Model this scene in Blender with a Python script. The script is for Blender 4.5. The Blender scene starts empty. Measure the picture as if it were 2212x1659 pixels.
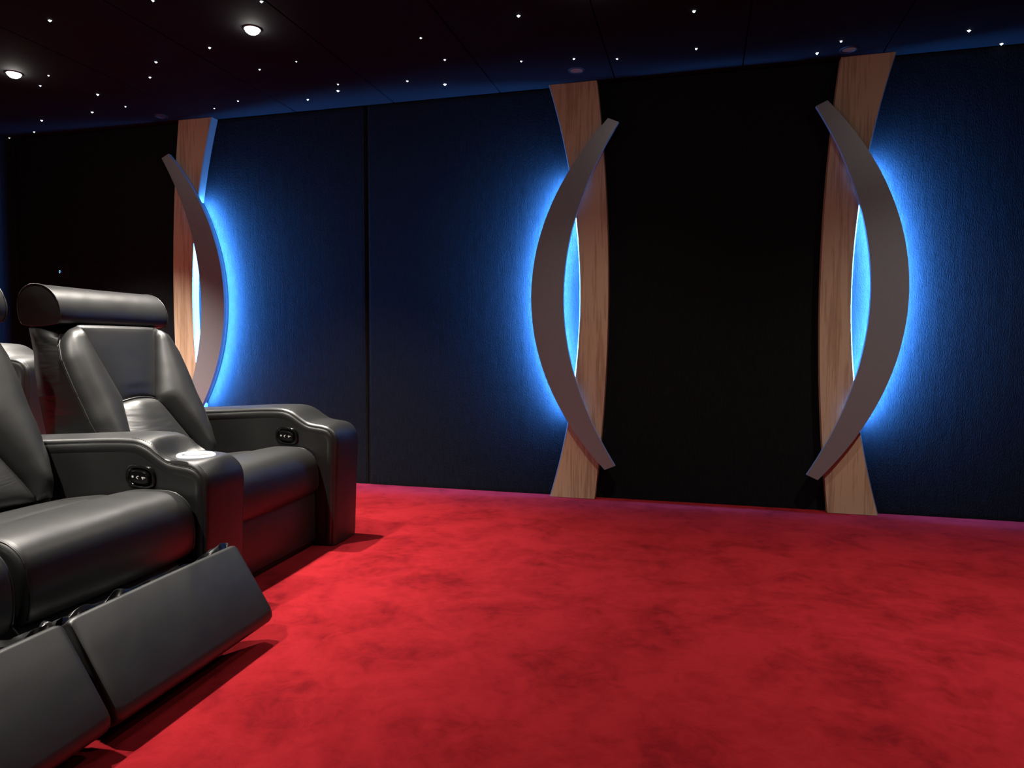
import bpy, bmesh, math, random
from mathutils import Vector, Matrix
random.seed(7)
C = bpy.context.scene.collection
SC = bpy.context.scene
R = math.radians

# ---------------------------------------------------------------- camera
CAM_H = 0.9733
CEIL = 2.623
WALL_Y = 4.5
F_PX = 1519.84
yaw, pitch, roll = R(15.005), R(-3.051), R(0.156)
cam = bpy.data.cameras.new('camera')
cam.sensor_width = 36.0
cam.lens = 36.0 * F_PX / 2212.0
cam.clip_start = 0.02
co = bpy.data.objects.new('camera', cam)
C.objects.link(co)
fw = Vector((-math.sin(yaw) * math.cos(pitch), math.cos(yaw) * math.cos(pitch), math.sin(pitch)))
rt = Vector((math.cos(yaw), math.sin(yaw), 0))
up = rt.cross(fw)
rt2 = rt * math.cos(roll) + up * math.sin(roll)
up2 = -rt * math.sin(roll) + up * math.cos(roll)
co.matrix_world = Matrix(((rt2.x, up2.x, -fw.x, 0), (rt2.y, up2.y, -fw.y, 0), (rt2.z, up2.z, -fw.z, CAM_H), (0, 0, 0, 1)))
SC.camera = co

# ---------------------------------------------------------------- world, exposure
w = bpy.data.worlds.new('world')
SC.world = w
w.use_nodes = True
w.node_tree.nodes['Background'].inputs[0].default_value = (0.5, 0.6, 1.0, 1)
w.node_tree.nodes['Background'].inputs[1].default_value = 0.0
SC.view_settings.view_transform = 'Standard'
SC.view_settings.look = 'None'
SC.view_settings.exposure = 0.0
SC.view_settings.gamma = 1.0
SC.view_settings.use_curve_mapping = False
SC.cycles.use_denoising = True
SC.cycles.max_bounces = 8
SC.cycles.caustics_reflective = False
SC.cycles.caustics_refractive = False
SC.cycles.sample_clamp_indirect = 4.0

LED_POWER = 3700.0          # emission strength of the blue strips
SPOT_COL = (1.0, 0.93, 0.84)
# lit ceiling spots: x, y, watts, cone in degrees (the first two are in the picture; wall, carpet and rear ones are unseen, added for brightness)
LIT_SPOTS = [(-2.285, 3.279, 470, 90), (-4.058, 3.434, 800, 92), (-2.285, 2.28, 340, 92), (-4.058, 2.42, 380, 120),
             (-2.285, 1.10, 380, 90), (1.30, 3.28, 92, 118), (-0.50, 3.28, 66, 116), (0.55, 1.95, 115, 96), (2.2, 2.1, 115, 104),
             (-0.7, -0.5, 24, 140)]  # rear fill, added to lift the sides that face the viewer

# ---------------------------------------------------------------- materials
def nodes(name):
    m = bpy.data.materials.new(name)
    m.use_nodes = True
    nt = m.node_tree
    b = nt.nodes['Principled BSDF']
    return m, nt, b

def N(nt, typ, **kw):
    n = nt.nodes.new(typ)
    for k, v in kw.items():
        if k in n.inputs.keys():
            n.inputs[k].default_value = v
        else:
            setattr(n, k, v)
    return n

def coords(nt, scale=(1, 1, 1), kind='Object'):
    t = N(nt, 'ShaderNodeTexCoord')
    mp = N(nt, 'ShaderNodeMapping')
    mp.inputs['Scale'].default_value = scale
    nt.links.new(t.outputs[kind], mp.inputs[0])
    return mp.outputs[0]

def ramp(nt, src, stops):
    r = N(nt, 'ShaderNodeValToRGB')
    e = r.color_ramp.elements
    e[0].position, e[0].color = stops[0][0], (*stops[0][1], 1)
    e[1].position, e[1].color = stops[-1][0], (*stops[-1][1], 1)
    for p, c in stops[1:-1]:
        x = e.new(p)
        x.color = (*c, 1)
    nt.links.new(src, r.inputs[0])
    return r.outputs[0]

def bump(nt, b, src, strength, dist, prev=None):
    n = N(nt, 'ShaderNodeBump')
    n.inputs['Strength'].default_value = strength
    n.inputs['Distance'].default_value = dist
    nt.links.new(src, n.inputs['Height'])
    if prev is not None:
        nt.links.new(prev, n.inputs['Normal'])
    nt.links.new(n.outputs[0], b.inputs['Normal'])
    return n.outputs[0]

def simple(name, col, rough=0.5, metal=0.0, spec=0.5):
    m, nt, b = nodes(name)
    b.inputs['Base Color'].default_value = (*col, 1)
    b.inputs['Roughness'].default_value = rough
    b.inputs['Metallic'].default_value = metal
    b.inputs['Specular IOR Level'].default_value = spec
    return m

def emitter(name, col, strength):
    m, nt, b = nodes(name)
    nt.nodes.remove(b)
    e = N(nt, 'ShaderNodeEmission')
    e.inputs[0].default_value = (*col, 1)
    e.inputs[1].default_value = strength
    nt.links.new(e.outputs[0], nt.nodes['Material Output'].inputs[0])
    return m

# black leather
LEATHER, nt, b = nodes('black_leather')
b.inputs['Base Color'].default_value = (0.011, 0.011, 0.0107, 1)
b.inputs['Specular IOR Level'].default_value = 0.85
c = coords(nt)
n1 = N(nt, 'ShaderNodeTexNoise', Scale=7.0, Detail=4.0)
nt.links.new(c, n1.inputs[0])
mr = N(nt, 'ShaderNodeMapRange')
mr.inputs['To Min'].default_value = 0.38
mr.inputs['To Max'].default_value = 0.47
nt.links.new(n1.outputs[0], mr.inputs[0])
nt.links.new(mr.outputs[0], b.inputs['Roughness'])
v1 = N(nt, 'ShaderNodeTexVoronoi', Scale=520.0)
nt.links.new(c, v1.inputs[0])
p1 = bump(nt, b, v1.outputs[0], 0.10, 0.0012)
n2 = N(nt, 'ShaderNodeTexNoise', Scale=5.0, Detail=2.0)
nt.links.new(c, n2.inputs[0])
bump(nt, b, n2.outputs[0], 0.25, 0.02, p1)

# creased leather (lumbar pad, side of the backrest)
LEATHER2 = LEATHER.copy()
LEATHER2.name = 'black_leather_creased'
nt = LEATHER2.node_tree
b = nt.nodes['Principled BSDF']
c = coords(nt, (3.0, 3.0, 17.0))
n3 = N(nt, 'ShaderNodeTexNoise', Scale=1.0, Detail=2.0, Distortion=0.8)
nt.links.new(c, n3.inputs[0])
prev = b.inputs['Normal'].links[0].from_socket
bump(nt, b, n3.outputs[0], 0.35, 0.012, prev)

# red carpet
CARPET, nt, b = nodes('red_carpet')
c = coords(nt)
n1 = N(nt, 'ShaderNodeTexNoise', Scale=3.4, Detail=7.0, Roughness=0.66, Distortion=0.5)
nt.links.new(c, n1.inputs[0])
n4 = N(nt, 'ShaderNodeTexNoise', Scale=13.0, Detail=6.0, Roughness=0.65, Distortion=0.9)
nt.links.new(c, n4.inputs[0])
mx = N(nt, 'ShaderNodeMath', operation='ADD')
m5 = N(nt, 'ShaderNodeMath', operation='MULTIPLY')
m5.inputs[1].default_value = 0.55
nt.links.new(n4.outputs[0], m5.inputs[0])
nt.links.new(n1.outputs[0], mx.inputs[0])
nt.links.new(m5.outputs[0], mx.inputs[1])
col = ramp(nt, mx.outputs[0], [(0.54, (0.155, 0.0050, 0.0085)), (0.72, (0.25, 0.0094, 0.0138)), (0.88, (0.31, 0.0130, 0.0185))])
nt.links.new(col, b.inputs['Base Color'])
b.inputs['Roughness'].default_value = 1.0
b.inputs['Specular IOR Level'].default_value = 0.05
b.inputs['Sheen Weight'].default_value = 0.12
b.inputs['Sheen Roughness'].default_value = 0.4
b.inputs['Sheen Tint'].default_value = (1.0, 0.25, 0.25, 1)
n2 = N(nt, 'ShaderNodeTexNoise', Scale=260.0, Detail=3.0)
nt.links.new(c, n2.inputs[0])
p1 = bump(nt, b, n2.outputs[0], 0.45, 0.004)
bump(nt, b, mx.outputs[0], 0.35, 0.012, p1)

# stretched black fabric on the walls, fine vertical weave
FABRIC, nt, b = nodes('black_wall_fabric')
c = coords(nt, (1.0, 1.0, 0.10))
n1 = N(nt, 'ShaderNodeTexNoise', Scale=120.0, Detail=4.0, Roughness=0.7)
nt.links.new(c, n1.inputs[0])
col = ramp(nt, n1.outputs[0], [(0.30, (0.006, 0.0065, 0.0072)), (0.70, (0.0135, 0.014, 0.0155))])
nt.links.new(col, b.inputs['Base Color'])
b.inputs['Roughness'].default_value = 0.95
b.inputs['Specular IOR Level'].default_value = 0.06
c2 = coords(nt, (1.0, 1.0, 0.45))
n2 = N(nt, 'ShaderNodeTexNoise', Scale=170.0, Detail=3.0)
nt.links.new(c2, n2.inputs[0])
p1 = bump(nt, b, n2.outputs[0], 0.9, 0.004)
n3 = N(nt, 'ShaderNodeTexNoise', Scale=9.0, Detail=3.0, Distortion=0.4)
c3 = coords(nt, (1.6, 1.0, 0.22))
nt.links.new(c3, n3.inputs[0])
bump(nt, b, n3.outputs[0], 0.30, 0.010, p1)

# ceiling: matt black
CEILM, nt, b = nodes('matt_black_ceiling')
c = coords(nt)
n1 = N(nt, 'ShaderNodeTexNoise', Scale=300.0, Detail=2.0)
nt.links.new(c, n1.inputs[0])
b.inputs['Base Color'].default_value = (0.009, 0.009, 0.0105, 1)
b.inputs['Roughness'].default_value = 0.9
b.inputs['Specular IOR Level'].default_value = 0.1
bump(nt, b, n1.outputs[0], 0.15, 0.001)
GAPM = simple('black_joint', (0.004, 0.004, 0.004), 1.0, 0, 0.0)

# light oak with straight vertical grain
WOOD, nt, b = nodes('light_oak')
c = coords(nt, (1.0, 1.0, 0.035))
n1 = N(nt, 'ShaderNodeTexNoise', Scale=95.0, Detail=5.0, Roughness=0.65, Distortion=0.3)
nt.links.new(c, n1.inputs[0])
c2 = coords(nt, (1.0, 1.0, 0.10))
n2 = N(nt, 'ShaderNodeTexNoise', Scale=14.0, Detail=3.0, Distortion=0.8)
nt.links.new(c2, n2.inputs[0])
mx = N(nt, 'ShaderNodeMath', operation='ADD')
nt.links.new(n1.outputs[0], mx.inputs[0])
nt.links.new(n2.outputs[0], mx.inputs[1])
col = ramp(nt, mx.outputs[0], [(0.70, (0.36, 0.235, 0.150)), (0.95, (0.50, 0.345, 0.225)), (1.20, (0.58, 0.42, 0.28))])
nt.links.new(col, b.inputs['Base Color'])
b.inputs['Roughness'].default_value = 0.5
b.inputs['Specular IOR Level'].default_value = 0.3
bump(nt, b, n1.outputs[0], 0.12, 0.001)

# satin aluminium paint of the arcs
ALU, nt, b = nodes('satin_grey_metal')
c = coords(nt)
n1 = N(nt, 'ShaderNodeTexNoise', Scale=600.0, Detail=1.0)
nt.links.new(c, n1.inputs[0])
col = ramp(nt, n1.outputs[0], [(0.3, (0.25, 0.255, 0.275)), (0.7, (0.32, 0.325, 0.345))])
nt.links.new(col, b.inputs['Base Color'])
b.inputs['Roughness'].default_value = 0.42
b.inputs['Metallic'].default_value = 0.35

EDGE = simple('pale_edge_band', (0.13, 0.12, 0.11), 0.5)
PLASTIC = simple('gloss_black_plastic', (0.006, 0.006, 0.006), 0.12, 0, 0.6)
MATTBLACK = simple('matt_black', (0.010, 0.010, 0.010), 0.6)
CHROME = simple('chrome', (0.80, 0.80, 0.82), 0.32, 1.0)
GLASS = simple('dark_lamp_glass', (0.02, 0.02, 0.03), 0.08, 0.0, 0.9)
MARK = simple('white_print', (0.85, 0.85, 0.82), 0.5)
LED = emitter('blue_led', (0.055, 0.29, 1.0), LED_POWER)
STAR = emitter('star_white', (0.78, 0.9, 1.0), 6.0)
LAMP = emitter('warm_lamp', (1.0, 0.95, 0.88), 100.0)
CUPLED = emitter('white_cup_light', (0.95, 0.97, 1.0), 2.2)
STANDBY = emitter('standby_led', (0.25, 0.5, 1.0), 14.0)

# ---------------------------------------------------------------- helpers
def link(name, bm, mat, parent=None, smooth=True, angle=None):
    me = bpy.data.meshes.new(name)
    bmesh.ops.recalc_face_normals(bm, faces=bm.faces)
    bm.to_mesh(me)
    bm.free()
    me.materials.append(mat)
    if smooth:
        for p in me.polygons:
            p.use_smooth = True
        if angle is not None:
            try:
                me.set_sharp_from_angle(angle=R(angle))
            except Exception:
                pass
    o = bpy.data.objects.new(name, me)
    C.objects.link(o)
    if parent is not None:
        o.parent = parent
    return o

def thing(name, label, cat, loc=(0, 0, 0), rz=0.0, group=None):
    o = bpy.data.objects.new(name, None)
    o.empty_display_size = 0.1
    C.objects.link(o)
    o.location = loc
    o.rotation_euler = (0, 0, rz)
    o['label'] = label
    o['category'] = cat
    if group:
        o['group'] = group
    return o

def struct(o, label=None):
    o['kind'] = 'structure'
    if label:
        o['label'] = label
    return o

def box(bm, lo, hi, bevel=0.0, seg=2):
    x0, y0, z0 = lo
    x1, y1, z1 = hi
    vs = [bm.verts.new(p) for p in ((x0, y0, z0), (x1, y0, z0), (x1, y1, z0), (x0, y1, z0), (x0, y0, z1), (x1, y0, z1), (x1, y1, z1), (x0, y1, z1))]
    fs = [bm.faces.new([vs[i] for i in f]) for f in ((0, 3, 2, 1), (4, 5, 6, 7), (0, 1, 5, 4), (1, 2, 6, 5), (2, 3, 7, 6), (3, 0, 4, 7))]
    if bevel > 0:
        es = list({e for f in fs for e in f.edges})
        bmesh.ops.bevel(bm, geom=es, offset=bevel, segments=seg, affect='EDGES', profile=0.5)

def grid(bm, rows, close_u=False):
    """rows: list of lists of points; makes a quad sheet"""
    V = [[bm.verts.new(p) for p in r] for r in rows]
    for i in range(len(V) - 1):
        n = len(V[i])
        for j in range(n - 1 if not close_u else n):
            k = (j + 1) % n
            bm.faces.new((V[i][j], V[i][k], V[i + 1][k], V[i + 1][j]))
    return V

def smooth_path(pts, n=6):
    """Catmull-Rom through 2-D or 3-D points"""
    P = [Vector(p) for p in pts]
    out = []
    for i in range(len(P) - 1):
        p0 = P[i - 1] if i else P[0] * 2 - P[1]
        p3 = P[i + 2] if i + 2 < len(P) else P[-1] * 2 - P[-2]
        for k in range(n):
            t = k / n
            a = P[i] * 2
            b_ = (P[i + 1] - p0) * t
            c_ = (p0 * 2 - P[i] * 5 + P[i + 1] * 4 - p3) * t * t
            d = (P[i] * 3 - p0 - P[i + 1] * 3 + p3) * t ** 3
            out.append((a + b_ + c_ + d) * 0.5)
    out.append(P[-1])
    return out

def tube(bm, pts, r, seg=6, caps=True):
    P = [Vector(p) for p in pts]
    rings = []
    for i, p in enumerate(P):
        t = (P[min(i + 1, len(P) - 1)] - P[max(i - 1, 0)]).normalized()
        a = Vector((0, 0, 1)) if abs(t.z) < 0.9 else Vector((0, 1, 0))
        s = t.cross(a).normalized()
        q = t.cross(s).normalized()
        rings.append([p + (s * math.cos(2 * math.pi * k / seg) + q * math.sin(2 * math.pi * k / seg)) * r for k in range(seg)])
    V = grid(bm, rings, True)
    if caps:
        bm.faces.new(V[0])
        bm.faces.new(V[-1])

def lathe(bm, prof, seg=32, axis='z', center=(0, 0, 0)):
    rings = []
    for r, z in prof:
        rings.append([Vector(center) + Vector((r * math.cos(2 * math.pi * k / seg), r * math.sin(2 * math.pi * k / seg), z)) for k in range(seg)])
    return grid(bm, rings, True)

# ---------------------------------------------------------------- room shell
X0, X1, Y0, Y1 = -5.35, 4.6, -3.2, WALL_Y
bm = bmesh.new()
nx, ny = 2, 2
box(bm, (X0 - .1, Y0 - .1, -0.12), (X1 + .1, Y1 + .1, 0.0))
floor = struct(link('floor', bm, CARPET, smooth=False), 'deep red velvet pile carpet covering the whole floor')

bm = bmesh.new()
box(bm, (X0 - .1, Y0 - .1, CEIL + 0.012), (X1 + .1, Y1 + .1, CEIL + 0.15))
ceiling = struct(link('ceiling', bm, GAPM, smooth=False), 'matt black panelled starry ceiling')

# ceiling panels, joints every 0.75 m as in the photograph
def panel_mesh(w_, l_, t_=0.012):
    bm = bmesh.new()
    box(bm, (0, 0, 0), (w_, l_, t_), 0.0015, 1)
    me = bpy.data.meshes.new('ceiling_panel')
    bm.to_mesh(me)
    bm.free()
    me.materials.append(CEILM)
    return me
pm = panel_mesh(0.743, 2.55)
jx = -2.79 - 4 * 0.75
k = 0
while jx < X1:
    for yy in (Y1 - 2.555, Y1 - 2 * 2.56, Y1 - 3 * 2.565):
        o = bpy.data.objects.new('ceiling_panel', pm)
        C.objects.link(o)
        o.location = (jx + 0.0035, yy, CEIL)
        o.parent = ceiling
    jx += 0.75

def wall(name, lo, hi, label):
    bm = bmesh.new()
    box(bm, lo, hi)
    return struct(link(name, bm, MATTBLACK, smooth=False), label)

wall_back = wall('wall_back', (X0 - .1, Y1 + 0.03, -0.1), (X1 + .1, Y1 + 0.2, CEIL + .1), 'black fabric-covered side wall with lit decorations')
wall_left = wall('wall_left', (X0 - 0.2, Y0 - .1, -0.1), (X0 - 0.03, Y1 + .1, CEIL + .1), 'black fabric-covered wall at the far left end')
wall_right = wall('wall_right', (X1 + 0.0, Y0 - .1, -0.1), (X1 + 0.2, Y1 + .1, CEIL + .1), 'black wall beyond the right edge')
wall_front = wall('wall_front', (X0 - .1, Y0 - 0.2, -0.1), (X1 + .1, Y0, CEIL + .1), 'black wall behind the viewer')

def fabric_panel(w_, h_, parent, loc, rz, edge=0.035, depth=0.009):
    """stretched fabric panel: flat front, edges rolling back; local x along the wall, -y towards the room"""
    bm = bmesh.new()
    def prof(t, L):
        d = min(t, L - t)
        if d >= edge:
            return 0.0
        q = 1 - d / edge
        return depth * q * q
    def stations(L):
        s = [0, .12, .25, .4, .6, .8, 1.0]
        a = [edge * q for q in s]
        m = [edge + (L - 2 * edge) * k / 6 for k in range(1, 6)]
        return a + m + [L - q for q in reversed(a)]
    rows = []
    for z in stations(h_):
        rows.append([(x, prof(x, w_) + prof(z, h_) * 0.15, z) for x in stations(w_)])
    grid(bm, rows)
    o = link('fabric_panel', bm, FABRIC, parent)
    o.location = loc
    o.rotation_euler = (0, 0, rz)
    return o

edges_x = [X0 + 0.002, -3.70, -2.255, -0.72, 0.80, 2.3, 3.6, X1]
for a, b_ in zip(edges_x[:-1], edges_x[1:]):
    fabric_panel(b_ - a - 0.004, CEIL - 0.004, wall_back, (a + 0.002, Y1, 0.002), 0)
yy = Y1 - 0.004
for L in (1.9, 1.9, 1.9, 1.9):
    fabric_panel(L - 0.004, CEIL - 0.004, wall_left, (X0, yy - L + 0.002, 0.002), R(90))
    yy -= L

# raised platform for the second row of seats
TH = R(2.3)
ROW = Matrix.Translation((-1.72, 3.283, 0)) @ Matrix.Rotation(TH, 4, 'Z')
RISE = 0.31
bm = bmesh.new()
box(bm, (X0 + 0.001, Y0 + 0.01, 0.0), (-3.12, Y1 - 0.001, RISE), 0.012, 2)
struct(link('floor_riser', bm, CARPET, smooth=False), 'red carpeted step carrying the second row of seats')

# ---------------------------------------------------------------- wall decorations
ZC = 1.275
def wood_out(d):  # d = height above ZC
    return 0.072 * (d / 1.29) ** 2
def wood_in(d):
    return 0.165 + 0.178 * (d / 1.29) ** 2
def arc_out(d):
    return 0.457 - 0.345 * d * d - 0.028 * d ** 4
def arc_in(d):
    return 0.262 - 0.280 * d * d

def slab(bm, left, right, y0, y1, bevel=0.0):
    """plank between two matching edge lines (x,z), front at y0, back at y1"""
    rows = []
    for (xa, za), (xb, zb) in zip(left, right):
        rows.append([(xa, y0, za), (xb, y0, zb), (xb, y1, zb), (xa, y1, za)])
    V = grid(bm, rows, True)
    bm.faces.new(V[0])
    bm.faces.new(V[-1])

def decor(x, side, sc, label, loc=None, rz=0.0):
    """side=+1: arc bulges to +x of the wood's outer edge; origin on the wall at the floor"""
    root = thing('wall_decoration', label, 'wall lamp', loc or (x, WALL_Y, 0), rz, None)
    X = lambda a: side * a * sc
    n = 48
    ds = [(-ZC + 0.002) + (CEIL - 0.004) * k / n for k in range(n + 1)]
    bm = bmesh.new()
    slab(bm, [(X(wood_out(d)), ZC + d) for d in ds], [(X(wood_in(d)), ZC + d) for d in ds], -0.065, -0.001)
    wb = link('wood_board', bm, WOOD, root, smooth=True, angle=40)
    # chamfered edge band along the side that faces the glow
    bm = bmesh.new()
    rows = []
    for d in ds:
        xi, z_ = wood_in(d), ZC + d
        rows.append([(X(xi - 0.001), -0.0655, z_), (X(xi + 0.0045), -0.0615, z_), (X(xi + 0.0050), -0.058, z_), (X(xi + 0.0050), -0.001, z_), (X(xi - 0.001), -0.001, z_)])
    V = grid(bm, rows, True)
    bm.faces.new(V[0])
    bm.faces.new(V[-1])
    eb = link('edge_band', bm, EDGE, wb, smooth=True, angle=30)
    eb['label'] = 'pale edge band catching the blue light'
    # arc
    bm = bmesh.new()
    O_, I_ = [], []
    for k in range(n + 1):
        t = -1 + 2 * k / n
        do, di = 1.090 * t, 1.062 * t
        O_.append((X(arc_out(do)), ZC + 0.012 + do))
        I_.append((X(arc_in(di)), ZC + 0.012 + di))
    slab(bm, I_, O_, -0.094, -0.0665)
    arc = link('metal_arc', bm, ALU, root, smooth=True, angle=40)
    # hidden carrier behind the arc with the led strips on both sides
    bm = bmesh.new()
    L_, Q_ = [], []
    m = 36
    lim = 0.735
    for k in range(m + 1):
        d = -lim + 2 * lim * k / m
        mid = (arc_out(d) * 0.55 + arc_in(d) * 0.45)
        L_.append((X(arc_in(d) + 0.030), ZC + 0.012 + d))
        Q_.append((X(arc_out(d) - 0.030), ZC + 0.012 + d))
    slab(bm, L_, Q_, -0.0660, -0.001)
    car = link('carrier_rail', bm, MATTBLACK, root, smooth=False)
    for e, sgn in ((L_, -1), (Q_, 1)):
        bm = bmesh.new()
        rows = []
        for (xx, zz) in e:
            x2 = xx + side * sgn * 0.002
            rows.append([(x2 + side * sgn * 0.0070, -0.0655, zz), (x2, -0.0600, zz)])
        grid(bm, rows)
        s = link('led_strip', bm, LED, root)
        s['label'] = 'glowing blue light strip behind the arc'
    return root

decor(-0.567, -1, 1.07, 'oak board with grey metal arc bulging left, middle of the wall, glowing on the left')
decor(0.665, 1, 1.0, 'oak board with grey metal arc bulging right, rightmost on the wall, blue glow beside it')
decor(-3.80, 1, 1.0, 'oak board crossed by grey metal arc behind the far recliner, leftmost on the wall')


# ---------------------------------------------------------------- recliners
def P3(u, v, z):
    return (u, v, z)

ARM_PROF = [(0.004, 0.004), (0.010, 0.15), (0.016, 0.32), (0.022, 0.46), (0.022, 0.515), (0.010, 0.552), (-0.016, 0.578), (-0.050, 0.590),
            (-0.095, 0.596), (-0.130, 0.603), (-0.165, 0.622), (-0.205, 0.648), (-0.245, 0.664), (-0.290, 0.670), (-0.40, 0.668), (-0.62, 0.655), (-0.85, 0.642), (-0.985, 0.630), (-1.01, 0.60), (-1.015, 0.45), (-1.015, 0.004)]

def armrest(root, v0, v1, dz=0.0, cup=False, label=None):
    """arm between v0 (viewer side) and v1"""
    prof = smooth_path([(u, z + (dz if z > 0.3 else 0)) for u, z in ARM_PROF], 5)
    pts = [Vector((p[0], max(p[1], 0.003))) for p in prof]
    rr = 0.020
    bm = bmesh.new()
    W = v1 - v0
    half = [(0.000, 0.052), (-0.0035, 0.043), (-0.0040, 0.034), (-0.0030, 0.027), (-0.0005, 0.0215), (0.0028, 0.0180), (0.0030, 0.0160), (0.0012, 0.0140), (0.0018, 0.0105), (0.0055, 0.0055), (0.013, 0.0020), (0.026, 0.0)]
    sec = half + [(W * .3, -0.004), (W * .5, -0.006), (W * .7, -0.004)] + [(W - a, b_) for a, b_ in reversed(half)]
    nrm = []
    for i, p in enumerate(pts):
        t = pts[min(i + 1, len(pts) - 1)] - pts[max(i - 1, 0)]
        t.normalize()
        nrm.append(Vector((-t.y, t.x)) * -1)  # outward is to the right of travel reversed
    # make sure normals point outward (front section must have +u)
    if nrm[3].x < 0:
        nrm = [-q for q in nrm]
    rows = []
    for p, q in zip(pts, nrm):
        r_ = []
        for dv, ins in sec:
            z = max(p.y - q.y * ins, 0.003)
            r_.append((p.x - q.x * ins, v0 + dv, z))
        rows.append(r_)
    V = grid(bm, rows)
    if cup:
        ccx, ccy, zt = -0.106, (v0 + v1) / 2 + 0.002, 0.596 + dz + 0.001
        for rw in V:
            for vt in rw[9:-9]:
                if vt.co.z > 0.5:
                    d = math.hypot(vt.co.x - ccx, (vt.co.y - ccy) * 0.8)
                    if d < 0.13:
                        q = min(max((d - 0.074) / 0.056, 0.0), 1.0)
                        q = q * q * (3 - 2 * q)
                        vt.co.z = zt + (vt.co.z - zt) * q
    for col_i, sgn in ((0, -1), (len(sec) - 1, 1)):
        loop = [V[i][col_i] for i in range(len(V))]
        f = bm.faces.new(loop)
    bmesh.ops.triangulate(bm, faces=[f for f in bm.faces if len(f.verts) > 4])
    o = link('armrest', bm, LEATHER, root, smooth=True, angle=50)
    for p_ in o.data.polygons:
        if abs(p_.normal.y) > 0.995 and len(p_.vertices) == 3:
            p_.use_smooth = False
    if label:
        o['label'] = label
    # welt seams along both top edges
    for vv in (v0 + 0.0030, v1 - 0.0030):
        bm = bmesh.new()
        line = []
        for p, q in zip(pts, nrm):
            if p.y > 0.05 and p.x > -0.98:
                line.append((p.x - q.x * 0.0170, vv, p.y - q.y * 0.0170))
        tube(bm, line, 0.0016, 6)
        s = link('seam', bm, LEATHER, o)
        bm = bmesh.new()
        # stitches next to the seam
        acc = 0.0
        base = v0 + 0.0125 if vv < (v0 + v1) / 2 else v1 - 0.0125
        for i in range(1, len(pts)):
            p, q = pts[i], nrm[i]
            if p.y < 0.30 or p.x < -0.30:
                continue
            L = (pts[i] - pts[i - 1]).length
            tdir = (pts[i] - pts[i - 1]).normalized()
            kk = max(1, int(L / 0.006))
            for k in range(kk):
                c_ = pts[i - 1].lerp(pts[i], (k + .5) / kk) - q * 0.0005
                a_ = c_ - tdir * 0.0018
                e_ = c_ + tdir * 0.0018
                tube(bm, [(a_.x, base, a_.y), (e_.x, base, e_.y)], 0.0009, 3)
        st = link('stitching', bm, LEATHER, o, smooth=False)
        st['kind'] = 'stuff'
    # control panel on the viewer side, v0
    cu, cz = -0.243, 0.533 + dz
    def pill(hw, hh, n=28, skew=0.008):
        out = []
        for k in range(n):
            a = 2 * math.pi * k / n
            ca, sa = math.cos(a), math.sin(a)
            x = hw * (abs(ca) ** 0.62) * (1 if ca > 0 else -1)
            y = hh * (abs(sa) ** 0.72) * (1 if sa > 0 else -1)
            out.append((cu + x, cz + y - x * 0.10))
        return out
    bm = bmesh.new()
    rings = []
    for hw, hh, dv in ((0.056, 0.040, -0.0005), (0.055, 0.039, -0.006), (0.051, 0.035, -0.009), (0.045, 0.030, -0.008), (0.042, 0.027, -0.002), (0.040, 0.026, 0.0)):
        rings.append([(x, v0 + dv, z) for x, z in pill(hw * 1.10, hh * 1.10)])
    V = grid(bm, rings, True)
    bm.faces.new(V[-1])
    bz = link('control_bezel', bm, PLASTIC, o, smooth=True, angle=60)
    bm = bmesh.new()
    rings = []
    for hw, hh, dv in ((0.040, 0.025, -0.001), (0.039, 0.024, -0.010), (0.036, 0.021, -0.013), (0.0, 0.0, -0.013)):
        rings.append([(x + (0 if hw else 0), v0 + dv, z) for x, z in (pill(max(hw, .002), max(hh, .002)))])
    V = grid(bm, rings, True)
    bm.faces.new(V[-1])
    pl = link('control_plate', bm, PLASTIC, o, smooth=True, angle=40)
    # printed button marks: flat white icons
    for k, du in enumerate((-0.025, -0.006, 0.006 + 0.012)):
        bm = bmesh.new()
        zz = cz - du * 0.10
        vf = v0 - 0.0136
        if k == 0:
            shape = [(0, 0.0045), (0.0045, 0.002), (0.0045, -0.003), (0, -0.0045), (-0.004, -0.002), (-0.004, 0.002)]
        elif k == 1:
            shape = [(0.006, 0.005), (0.001, 0.005), (-0.005, 0.0), (0.0, -0.006), (0.003, -0.006), (-0.001, 0.0), (0.002, 0.002), (0.006, 0.002)]
        else:
            shape = [(0.009, 0.003), (-0.006, 0.005), (-0.006, 0.001), (-0.002, -0.005), (0.001, -0.005), (0.0, 0.0), (0.009, 0.0)]
        vs = [bm.verts.new((cu + du + a, vf, zz + b2)) for a, b2 in shape]
        vs2 = [bm.verts.new((cu + du + a, vf + 0.0008, zz + b2)) for a, b2 in shape]
        bm.faces.new(vs)
        for i in range(len(vs)):
            j = (i + 1) % len(vs)
            bm.faces.new((vs[i], vs[j], vs2[j], vs2[i]))
        link('button', bm, MARK, o, smooth=False)
    if cup:
        cc = Vector((-0.106, (v0 + v1) / 2 + 0.002, 0.596 + dz))
        bm = bmesh.new()
        lathe(bm, [(0.050, 0.004), (0.054, 0.0075), (0.062, 0.0085), (0.066, 0.006), (0.067, -0.006)], 40)
        ring = link('cup_holder', bm, CUPLED, root)
        ring['label'] = 'white glowing ring of the cup holder'
        ring.location = cc
        ring.rotation_euler = (0, R(1), 0)
        bm = bmesh.new()
        V = lathe(bm, [(0.0505, 0.0045), (0.048, 0.0015), (0.012, 0.002)], 40)
        bm.faces.new(V[-1])
        cb = link('cup_well', bm, CHROME, ring)
        cb['label'] = 'bright metal bottom of the cup holder'
    return o

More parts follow.
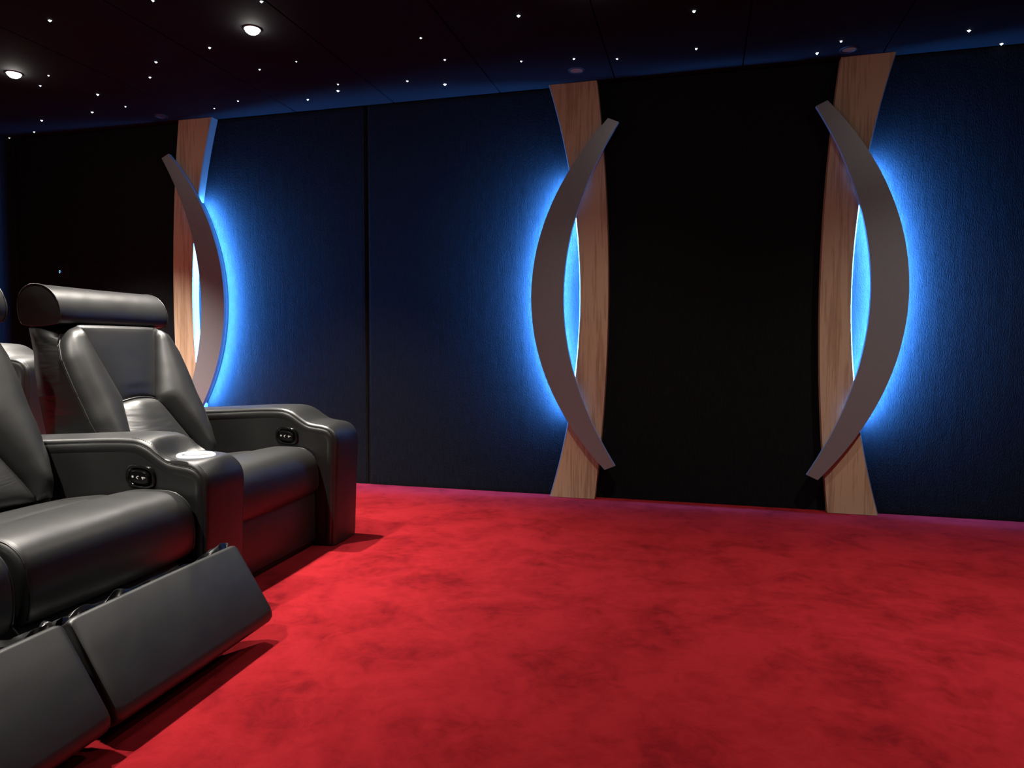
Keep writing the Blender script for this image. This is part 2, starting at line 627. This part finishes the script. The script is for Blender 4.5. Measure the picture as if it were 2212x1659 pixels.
def sheet_cushion(bm, prof, v0, v1, side=0.030, dome=0.006, nseg=10):
    """closed profile (u,z) swept from v0 to v1 with rounded ends"""
    cx = sum(p[0] for p in prof) / len(prof)
    cz = sum(p[1] for p in prof) / len(prof)
    W = v1 - v0
    st = []
    for a in (0, 15, 30, 45, 60, 75, 90):
        st.append((side * (1 - math.cos(R(90 - a)) if False else side * 0 + (1 - math.sin(R(a)))), math.cos(R(a))))
    vs = []
    # (v, inset)
    for a in (0, 18, 36, 54, 72, 90):
        vs.append((v0 + side * (1 - math.cos(R(90 - a)) * 1.0) if False else v0 + side * (1 - math.cos(R(a))) , side * (1 - math.sin(R(a)))))
    inner = [(v0 + side + (W - 2 * side) * k / nseg, None) for k in range(1, nseg)]
    allst = vs + inner + [(v1 - (a - v0), b_) for a, b_ in reversed(vs)]
    rows = []
    n = len(prof)
    nr = []
    for i in range(n):
        t = Vector(prof[(i + 1) % n]) - Vector(prof[i - 1])
        t.normalize()
        q = Vector((t.y, -t.x))
        if q.dot(Vector(prof[i]) - Vector((cx, cz))) < 0:
            q = -q
        nr.append(q)
    for vv, ins in allst:
        if ins is None:
            s = (vv - v0) / W
            ins = -dome * math.sin(math.pi * s)
        rows.append([(p[0] - q.x * ins, vv, p[1] - q.y * ins) for p, q in zip(prof, nr)])
    V = grid(bm, rows, True)
    bm.faces.new(V[0])
    bm.faces.new(V[-1])
    bmesh.ops.triangulate(bm, faces=[f for f in bm.faces if len(f.verts) > 4])

BU0, BZ0 = -0.560, 0.500
BW = Vector((-0.27, 0, 0.56)).normalized()
BN = Vector((0.56, 0, 0.27)).normalized()

def seat_unit(root, v0, v1, dz=0.0, du=0.0, footrest_out=False, vb=None, hu=0.0, hv=0.0):
    """one seat between v0 and v1: cushion, base, backrest, headrest, footrest"""
    W = v1 - v0
    prof = [(-0.66, 0.33), (-0.64, 0.40), (-0.56, 0.425), (-0.46, 0.441), (-0.375, 0.452), (-0.335, 0.455), (-0.295, 0.461), (-0.22, 0.474), (-0.15, 0.479), (-0.095, 0.474), (-0.055, 0.456), (-0.028, 0.425),
            (-0.014, 0.375), (-0.012, 0.32), (-0.022, 0.275), (-0.05, 0.252), (-0.15, 0.245), (-0.40, 0.245), (-0.62, 0.26)]
    pr_ = [(u + du, z + dz) for u, z in prof]
    sp = smooth_path(pr_ + [pr_[0]], 4)[:-1]
    bm = bmesh.new()
    sheet_cushion(bm, [(p[0], p[1]) for p in sp], v0 + 0.004, v1 - 0.004, 0.026, 0.006, 12)
    # soft diagonal crease behind the front roll
    for vtx in bm.verts:
        if vtx.co.z > 0.40 + dz:
            s = (vtx.co.y - v0) / W
            uc = -0.285 - 0.06 * s + du
            d = (vtx.co.x - uc)
            vtx.co.z -= 0.010 * math.exp(-(d / 0.028) ** 2) * math.sin(math.pi * min(max(s, .02), .98)) ** .3
            vtx.co.z += 0.006 * math.exp(-((d - 0.09) / 0.07) ** 2)
    cush = link('seat_cushion', bm, LEATHER, root)
    for vv in (v0 + 0.016, v1 - 0.016):
        bm = bmesh.new()
        line = [(p[0], vv, p[1]) for p in sp if p[0] > -0.6 and p[1] > 0.27 + dz]
        cxm, czm = -0.35 + du, 0.36 + dz
        line2 = []
        for (a, b_, c_) in line:
            q = Vector((a - cxm * 0.4 - 0.6 * a, 0, c_ - czm)).normalized()
            line2.append((a - 0.004 * (1 if a > -0.08 + du else 0), b_, c_ - 0.004 - (0.010 * math.exp(-((a - (-0.285 - 0.06 * (vv - v0) / W + du)) / 0.028) ** 2))))
        tube(bm, line2, 0.0030, 6)
        link('seam', bm, LEATHER, cush)
    # base box
    bm = bmesh.new()
    box(bm, (-0.95, v0 + 0.006, 0.004), (-0.105, v1 - 0.006, 0.240), 0.012, 2)
    link('base', bm, MATTBLACK, root, smooth=True, angle=40)
    # ---------------- backrest, in the tilted frame
    vc = (v0 + v1) / 2 if vb is None else vb
    hwid = 0.338
    org = Vector((BU0, vc, BZ0))
    def T(v, w_, n_):
        return org + BW * w_ + BN * n_ + Vector((0, v, 0))
    HW = 0.622
    def crease(w_):   # half-width of the centre panels
        if w_ >= 0.285:
            t = (w_ - 0.285) / (HW - 0.285)
            return 0.112 + (0.228 - 0.112) * (t ** 0.92)
        t = (0.285 - w_) / 0.285
        return 0.112 + 0.105 * t ** 0.9
    def cdepth(w_):
        if w_ >= 0.285:
            t = (w_ - 0.285) / (HW - 0.285)
            return -0.075 * (1 - t) - 0.006 * t
        t = (0.285 - w_) / 0.285
        return -0.075 * (1 - t) - 0.045 * t
    def outer(w_):
        K = [(-0.10, 0.285), (0.0, 0.300), (0.10, 0.322), (0.22, 0.335), (0.38, 0.340), (0.48, 0.338), (0.54, 0.325), (0.575, 0.305), (HW, 0.272)]
        for (a, x), (b2, y) in zip(K[:-1], K[1:]):
            if w_ <= b2:
                t = (w_ - a) / (b2 - a)
                t = t * t * (3 - 2 * t)
                return x + (y - x) * t
        return K[-1][1]
    # shell (sides, rear)
    bm = bmesh.new()
    rows = []
    ws = [-0.30, -0.15, -0.05, 0.05, 0.15, 0.25, 0.32, 0.40, 0.50, 0.54, 0.57, 0.59, HW]
    for w_ in ws:
        kd = 1.0 + 2.3 * max(0.0, min(HW - w_, 0.5)) 
        o_ = outer(max(w_, -0.1)) - 0.004
        fr = -0.050
        rc = 0.03
        puff = 0.006
        o2 = max(o_, 0.322)
        ring = [(-o_, fr), (-(o_ + o2) / 2 - puff, -0.08), (-o2 - puff, -0.13), (-o2 + rc * .3, -0.170), (-o2 + rc * 1.2, -0.186), (0, -0.195), (o2 - rc * 1.2, -0.186), (o2 - rc * .3, -0.170), (o2 + puff, -0.13), ((o_ + o2) / 2 + puff, -0.08), (o_, fr), (0, -0.085 if w_ > 0.1 else -0.10)]
        sh_ = 0.46 * min(max((w_ - 0.42) / 0.2, 0.0), 1.0)
        rows.append([T(v, w_ + (-n_ - 0.05) * sh_, -0.05 + (n_ + 0.05) * kd * (1 - .12 * sh_ / .46)) for v, n_ in ring])
    # rounded top
    o_ = outer(HW)
    rows.append([T(v * 0.95, HW + 0.014 + (-n_ - 0.05) * 0.46, -0.055 + (n_ + 0.05) * .80) for v, n_ in [(-o_, -.05), (-o_, -0.08), (-o_ - .035, -0.13), (-o_ - .035, -0.170), (-o_ + .016, -0.186), (0, -0.195), (o_ - .016, -0.186), (o_ + .035, -0.170), (o_ + .035, -0.13), (o_, -0.08), (o_, -0.05), (0, -0.06)]])
    V = grid(bm, rows, True)
    bm.faces.new(V[0])
    bm.faces.new(V[-1])
    sh = link('backrest_shell', bm, LEATHER2, root, smooth=True, angle=60)
    # bolsters
    for s in (-1, 1):
        bm = bmesh.new()
        rows = []
        nb = 30
        for i in range(-1, nb + 2):
            b_ = min(max(i, 0), nb) / nb
            w_ = -0.06 + (HW + 0.06) * b_
            ci, oo = crease(max(w_, 0)), outer(w_)
            di, do = cdepth(max(w_, 0)), -0.042
            endf = min(1.0, (b_ + 0.01) / 0.10) ** 0.5 * min(1.0, (1.001 - b_) / 0.07) ** 0.5
            skirt = i < 0 or i > nb
            row = []
            na = 14
            for a in range(-1, na + 2):
                t = min(max(a, 0), na) / na
                prof_ = (1 - abs(2 * t - 1) ** 2.6)
                lift = (0.052 + 0.020 * math.sin(math.pi * min(1, b_ * 1.1))) * prof_ ** 0.75 * endf
                # lean the puff so the ridge sits a little outwards
                n_ = di * (1 - t) ** 1.6 + do * (1 - (1 - t) ** 1.6) + lift
                v_ = ci + (oo - ci) * t
                if a < 0 or a > na or skirt:
                    n_ = min(n_, min(di, do)) - 0.05
                    v_ = ci + (oo - ci) * t + (0.006 if a < 0 else (-0.004 if a > na else 0))
                row.append(T(s * v_, w_, n_))
            rows.append(row)
        grid(bm, rows)
        bo = link('side_bolster', bm, LEATHER, root)
        # double stitched seam at the outer rim
        for off, rad in ((0.000, 0.0032), (-0.010, 0.0016)):
            bm = bmesh.new()
            line = []
            for i in range(0, 40):
                w_ = 0.0 + (HW - 0.01) * i / 39
                oo = outer(w_)
                line.append(T(s * (oo + off * .2 + 0.001), w_, -0.044 + off * 0.9))
            tube(bm, line, rad, 6)
            link('seam', bm, LEATHER, bo)
    # centre panels
    def patch(w0, w1, puff, mat, name, p_=2.4):
        bm = bmesh.new()
        rows = []
        nb, na = 20, 18
        for i in range(-1, nb + 2):
            b_ = min(max(i, 0), nb) / nb
            w_ = w0 + (w1 - w0) * b_
            c_ = crease(w_)
            d_ = cdepth(w_)
            skirt = i < 0 or i > nb
            lift_b = (1 - abs(2 * b_ - 1) ** 5) ** 0.5
            row = []
            for a in range(-1, na + 2):
                t = min(max(a, 0), na) / na
                lift = puff * (1 - abs(2 * t - 1) ** p_) * (0.35 + 0.65 * lift_b) if not skirt else 0
                n_ = d_ + lift
                if name == 'lumbar_pad':
                    n_ += 0.012 * lift_b * (1 - abs(2 * t - 1) ** 4)
                if a < 0 or a > na or skirt:
                    n_ = d_ - 0.05
                # the seam between the panels sags slightly
                ws_ = w_ - 0.010 * math.sin(math.pi * t) * (0 if abs(w_ - 0.285) > 0.06 else -1)
                row.append(T(-c_ + 2 * c_ * t, ws_, n_))
            rows.append(row)
        grid(bm, rows)
        return link(name, bm, mat, root)
    patch(0.287, HW, 0.016, LEATHER, 'back_panel')
    lp = patch(-0.06, 0.283, 0.040, LEATHER2, 'lumbar_pad', 3.2)
    bm = bmesh.new()
    line = []
    for k in range(17):
        t = k / 16
        line.append(T(-0.112 + 0.224 * t, 0.285 + 0.010 * math.sin(math.pi * t), -0.073 + 0.018 * (1 - abs(2 * t - 1) ** 2.4)))
    tube(bm, line, 0.0035, 6)
    link('seam', bm, LEATHER, lp)
    # headrest
    hp = [(-0.845, 1.062), (-0.832, 1.080), (-0.828, 1.115), (-0.838, 1.150), (-0.858, 1.182), (-0.890, 1.208), (-0.930, 1.222), (-0.975, 1.222), (-1.012, 1.203), (-1.034, 1.170), (-1.040, 1.125), (-1.032, 1.080), (-1.012, 1.058), (-0.930, 1.052)]
    hp = [(a_ + hu, b_) for a_, b_ in hp]
    sp2 = smooth_path(hp + [hp[0]], 4)[:-1]
    bm = bmesh.new()
    v0h, v1h = vc - 0.322 + hv, vc + 0.305 + hv
    rows = []
    cu = sum(p[0] for p in sp2) / len(sp2)
    czz = sum(p[1] for p in sp2) / len(sp2)
    for vv, k in ((v0h, .975), (v0h + .004, .995), (v0h + .012, 1.0), (v0h + 0.1, .995), (v0h + 0.2, .985), ((v0h + v1h) / 2, .98), (v1h - 0.2, .985), (v1h - 0.1, .99), (v1h - .012, 1.0), (v1h - .004, .99), (v1h, .97)):
        rows.append([(cu + (p[0] - cu) * k, vv, czz + (p[1] - czz) * k) for p in sp2])
    V = grid(bm, rows, True)
    for V_, dv in ((V[0], -0.006), (V[-1], 0.006)):
        ctr = bm.verts.new((cu, V_[0].co.y + dv, czz))
        for i in range(len(V_)):
            bm.faces.new((V_[i], V_[(i + 1) % len(V_)], ctr))
    hd = link('headrest', bm, LEATHER, root, smooth=True, angle=55)
    for vv in (v0h + 0.002, v1h - 0.002):
        bm = bmesh.new()
        line = [(cu + (p[0] - cu) * .993, vv, czz + (p[1] - czz) * .993) for p in sp2]
        tube(bm, line + [line[0]], 0.0028, 6, caps=False)
        link('seam', bm, LEATHER, hd)
    # headrest posts (chrome, between the cushion and the back)
    for s in (-0.12, 0.12):
        bm = bmesh.new()
        tube(bm, [(-0.935, vc + s, 1.00), (-0.935, vc + s, 1.075)], 0.007, 10)
        link('headrest_post', bm, CHROME, root)
    # footrest
    if footrest_out:
        top = Vector((0.175, 0, 0.314))
        bot = Vector((0.325, 0, 0.076))
        along = (bot - top)
        Lf = along.length
        along.normalize()
        nn = Vector((along.z * -1, 0, along.x))
        if nn.x < 0:
            nn = -nn
        bm = bmesh.new()
        th = 0.055
        prof = [(0.0, -th), (0.0, -0.012), (0.004, -0.004), (0.012, 0.0), (Lf - 0.034, -0.0005), (Lf - 0.018, -0.004), (Lf - 0.007, -0.011), (Lf - 0.001, -0.022), (Lf, -0.034), (Lf, -th)]
        pp = [top + along * a + nn * b_ for a, b_ in prof]
        W0, W1 = v0 - 0.057, v1 - 0.064
        rows = []
        for vv, k in ((W0, 0.022), (W0 + 0.004, 0.011), (W0 + 0.012, 0.003), (W0 + 0.026, 0.0), ((W0 + W1) / 2, -0.003), (W1 - 0.02, 0.0), (W1 - 0.010, 0.002), (W1 - 0.003, 0.006), (W1, 0.014)):
            cpt = top + along * Lf / 2 - nn * th / 2
            r_ = []
            for q in pp:
                d = (q - cpt)
                r_.append((q.x - d.normalized().x * k * .5, vv, q.z - d.normalized().z * k * .5))
            rows.append(r_)
        V = grid(bm, rows, True)
        bm.faces.new(V[0])
        bm.faces.new(V[-1])
        ft = link('footrest', bm, LEATHER, root, smooth=True, angle=50)
        # two small screws on the edge
        bm = bmesh.new()
        q = top + along * (Lf * 0.62) - nn * 0.03
        lathe(bm, [(0.0001, 0.0), (0.003, -0.0008), (0.004, 0.0)], 10)
        scw = link('screw', bm, CHROME, ft)
        scw.location = (q.x, W0 - 0.0015, q.z)
        scw.rotation_euler = (R(-90), 0, 0)
        # crumpled bellows behind the footrest, up to the cushion
        bm = bmesh.new()
        rows = []
        rnd = random.Random(int(v0 * 100) + 5)
        nvv = 90
        ph = [rnd.uniform(0, 6.28) for _ in range(8)]
        for i in range(nvv + 1):
            t = i / nvv
            vv = W0 + 0.004 + (W1 - W0 - 0.008) * t
            hgt = 0.016 * (0.5 + 0.5 * math.sin(9 * t + ph[0])) * (0.6 + 0.4 * math.sin(31 * t + ph[1])) + 0.008
            edge = max(0.0, 1 - min(t, 1 - t) / 0.10)
            hgt += 0.012 * edge * (0.7 + .3 * math.sin(80 * t + ph[3]))
            row = []
            A = top - nn * 0.020 + Vector((0, 0, -0.004))
            B = Vector((-0.06, 0, 0.250 + dz))
            row.append((A.x - 0.012, vv, A.z - 0.060))
            for k in range(15):
                s = k / 14
                q = A.lerp(B, s)
                q = q + Vector((0, 0, -0.10 * math.sin(math.pi * s) * 0.9))
                wob = hgt * math.exp(-(s / 0.10 - 0.55) ** 2 * 2.2) * 1.6
                wob += 0.007 * math.sin(40 * t + 9 * s + ph[2]) * math.sin(23 * s + 5 * t + ph[4]) * (1 - s * .4)
                row.append((q.x - 0.3 * wob, vv, q.z + wob))
            rows.append(row)
        grid(bm, rows)
        bl = link('fabric_bellows', bm, PLASTIC if False else BELLOWS, root)
        # lifting arms under the footrest
        for s in (0.12, W - 0.12):
            bm = bmesh.new()
            a_ = top.lerp(bot, 0.45) - nn * (th + 0.004)
            tube(bm, [(a_.x, v0 + s - 0.06, a_.z), (0.05, v0 + s - 0.02, 0.16), (-0.15, v0 + s, 0.16)], 0.010, 8)
            link('footrest_bracket', bm, MATTBLACK, root)
    else:
        bm = bmesh.new()
        box(bm, (-0.150, v0 + 0.010, 0.028), (-0.088 + 0.0, v1 - 0.010, 0.262 + dz), 0.010, 3)
        link('footrest', bm, LEATHER, root, smooth=True, angle=40)

BELLOWS = simple('shiny_black_bellows', (0.012, 0.012, 0.013), 0.28, 0, 0.6)

def place(root, du=0.0, dv=0.0, dz=0.0):
    root.matrix_world = ROW @ Matrix.Translation((du, dv, dz))

r0 = thing('recliner', 'far black leather recliner by the wall, footrest folded in, whole headrest visible', 'armchair', group='black leather cinema recliners')
seat_unit(r0, -0.990, -0.245, dz=0.006, du=-0.055, vb=-0.640)
armrest(r0, -0.245, 0.0, 0.0, cup=False)
r0c = r0
r1 = thing('recliner', 'black leather recliner with footrest raised, lit cup holder in its armrest', 'armchair', group='black leather cinema recliners')
seat_unit(r1, -1.900, -1.225, dz=-0.008, footrest_out=True, vb=-1.562, hu=0.02, hv=0.045)
armrest(r1, -1.220, -0.992, -0.026, cup=True)
r2 = thing('recliner', 'black leather recliner with raised footrest, cut off by the lower left picture edge', 'armchair', group='black leather cinema recliners')
seat_unit(r2, -2.585, -1.915, dz=-0.008, footrest_out=True, vb=-2.250)
armrest(r2, -2.82, -2.592, -0.026, cup=True)
for r_ in (r0, r1, r2):
    place(r_)

# second-row recliner on the step: copy of the far one
def copy_tree(o, parent=None):
    c_ = o.copy()
    C.objects.link(c_)
    if parent is not None:
        c_.parent = parent
        c_.matrix_parent_inverse = o.matrix_parent_inverse.copy()
    for ch in [x for x in list(bpy.data.objects) if x.parent == o]:
        copy_tree(ch, c_)
    return c_
r3 = copy_tree(r0)
r3['label'] = 'second-row recliner on the step, only its brightly lit armrest showing between the two front recliners'
place(r3, -1.80, 0.0, RISE)

# ---------------------------------------------------------------- ceiling lamps
def downlight(x, y, watts, label, group=None, cone=150):
    root = thing('downlight', label, 'ceiling lamp', (x, y, CEIL), 0, group)
    bm = bmesh.new()
    lathe(bm, [(0.036, 0.004), (0.037, -0.004), (0.041, -0.006), (0.047, -0.004), (0.050, 0.0)], 36)
    rg = link('ring', bm, MATTBLACK, root)
    bm = bmesh.new()
    V = lathe(bm, [(0.038, -0.001), (0.034, -0.002 - (0.012 if watts else 0)), (0.020, -0.003 - (0.022 if watts else 0)), (0.002, -0.003 - (0.026 if watts else 0))], 30)  # lit faces bulge downward, their glare bloom put into the shape
    bm.faces.new(V[-1])
    link('lamp_face', bm, LAMP if watts else CHROME, root)
    if watts:
        ld = bpy.data.lights.new('spot_light', 'SPOT')
        ld.energy = watts
        ld.color = SPOT_COL
        ld.spot_size = R(cone)
        ld.spot_blend = 1.0
        ld.shadow_soft_size = 0.022
        lo = bpy.data.objects.new('spot_light', ld)
        C.objects.link(lo)
        lo.parent = root
        lo.location = (0, 0, -0.035)
    return root

LBL = ['lit ceiling spotlight, larger and higher of the two glaring lamps', 'lit ceiling spotlight at the left picture edge',
       'lit ceiling spotlight just above the nearer front recliner', 'lit ceiling spotlight over the second row of seats', 'lit ceiling spotlight over the nearest footrests',
       'unseen ceiling spotlight added near the wall, above the rightmost decoration', 'unseen ceiling spotlight added near the wall, above the middle decoration', 'unseen ceiling spotlight added to brighten the open carpet', 'unseen ceiling spotlight added to brighten the carpet at the far right',
       'unseen fill spotlight added behind the viewer']
for (x, y, wt, cn), lb in zip(LIT_SPOTS, LBL):
    downlight(x, y, wt, lb, None, cn)
downlight(-0.747, 4.252, 0, 'unlit small spotlight in the ceiling above the middle wall decoration')
downlight(0.765, 4.340, 0, 'unlit small spotlight in the ceiling above the rightmost wall decoration')
downlight(-3.783, 4.330, 0, 'unlit small spotlight in the ceiling above the leftmost wall decoration')

# stars: pixel size in the photograph kept as a rough brightness class
STAR_PTS = [(-3.225, 2.936, 1.3), (-2.063, 3.037, 1.2), (-2.562, 2.897, 1), (-2.658, 3.423, 1.1), (-3.094, 3.512, 1.1), (-3.305, 3.698, 1), (-3.886, 3.516, 0.9), (-4.089, 3.638, 0.9), (-2.575, 3.761, 0.9), (-2.298, 3.713, 0.7), (-3.863, 3.858, 1.3), (-3.87, 4.097, 0.9), (-4.191, 4.133, 1.2), (-4.706, 4.189, 1.2), (-5.016, 4.397, 1), (-5.351, 4.47, 0.9), (-3.045, 4.197, 0.9), (-3.299, 4.284, 0.8), (-2.24, 4.094, 0.9), (-2.296, 4.196, 1.3), (-2.573, 4.292, 1.1), (-1.477, 3.604, 0.9), (-1.453, 3.906, 1), (-1.794, 4.154, 1), (-1.586, 4.264, 1.4), (-0.907, 3.491, 1.3), (-1.032, 4.037, 0.9), (-0.731, 4.081, 1), (-0.492, 4.144, 0.9), (-0.06, 3.663, 1.3), (-0.052, 4.116, 1.1), (0.703, 4.215, 1.1), (0.603, 4.35, 1.3), (1.321, 4.244, 1.3), (1.55, 4.47, 1.3)]
for (x, y, s) in STAR_PTS:
    bm = bmesh.new()
    r_ = 0.0078 * s
    top_ = bm.verts.new((0, 0, -r_ * 0.9))
    ring = []
    for k in range(8):
        a = math.pi * k / 4
        q = r_ if k % 2 == 0 else r_ * 0.55
        ring.append(bm.verts.new((q * math.cos(a), q * math.sin(a), 0.0)))
    for k in range(8):
        bm.faces.new((ring[k], ring[(k + 1) % 8], top_))
    bm.faces.new(list(reversed(ring)))
    o = link('star_light', bm, STAR, smooth=False)
    o.location = (x, y, CEIL)
    o.rotation_euler = (0, 0, R(random.uniform(0, 90)))
    o['label'] = 'tiny white fibre-optic star set in the black ceiling'
    o['category'] = 'star light'
    o['group'] = 'stars scattered over the ceiling'

# wall switch with a blue standby light
sw = thing('wall_switch', 'small black wall switch with a blue-white pilot light left of the leftmost decoration', 'switch', (-4.891, WALL_Y, 1.566))
bm = bmesh.new()
box(bm, (-0.062, -0.010, -0.062), (0.062, 0.001, 0.062), 0.004, 2)
link('switch_plate', bm, simple('charcoal_plastic', (0.008, 0.008, 0.010), 0.6, 0, 0.2), sw, smooth=True, angle=40)
bm = bmesh.new()
lathe(bm, [(0.0005, -0.005), (0.006, -0.004), (0.009, 0.0)], 16)
lp = link('pilot_light', bm, STANDBY, sw)
lp.location = (-0.020, -0.0105, -0.012)
lp.rotation_euler = (R(-90), 0, 0)
lp.scale = (1, 1, -1)
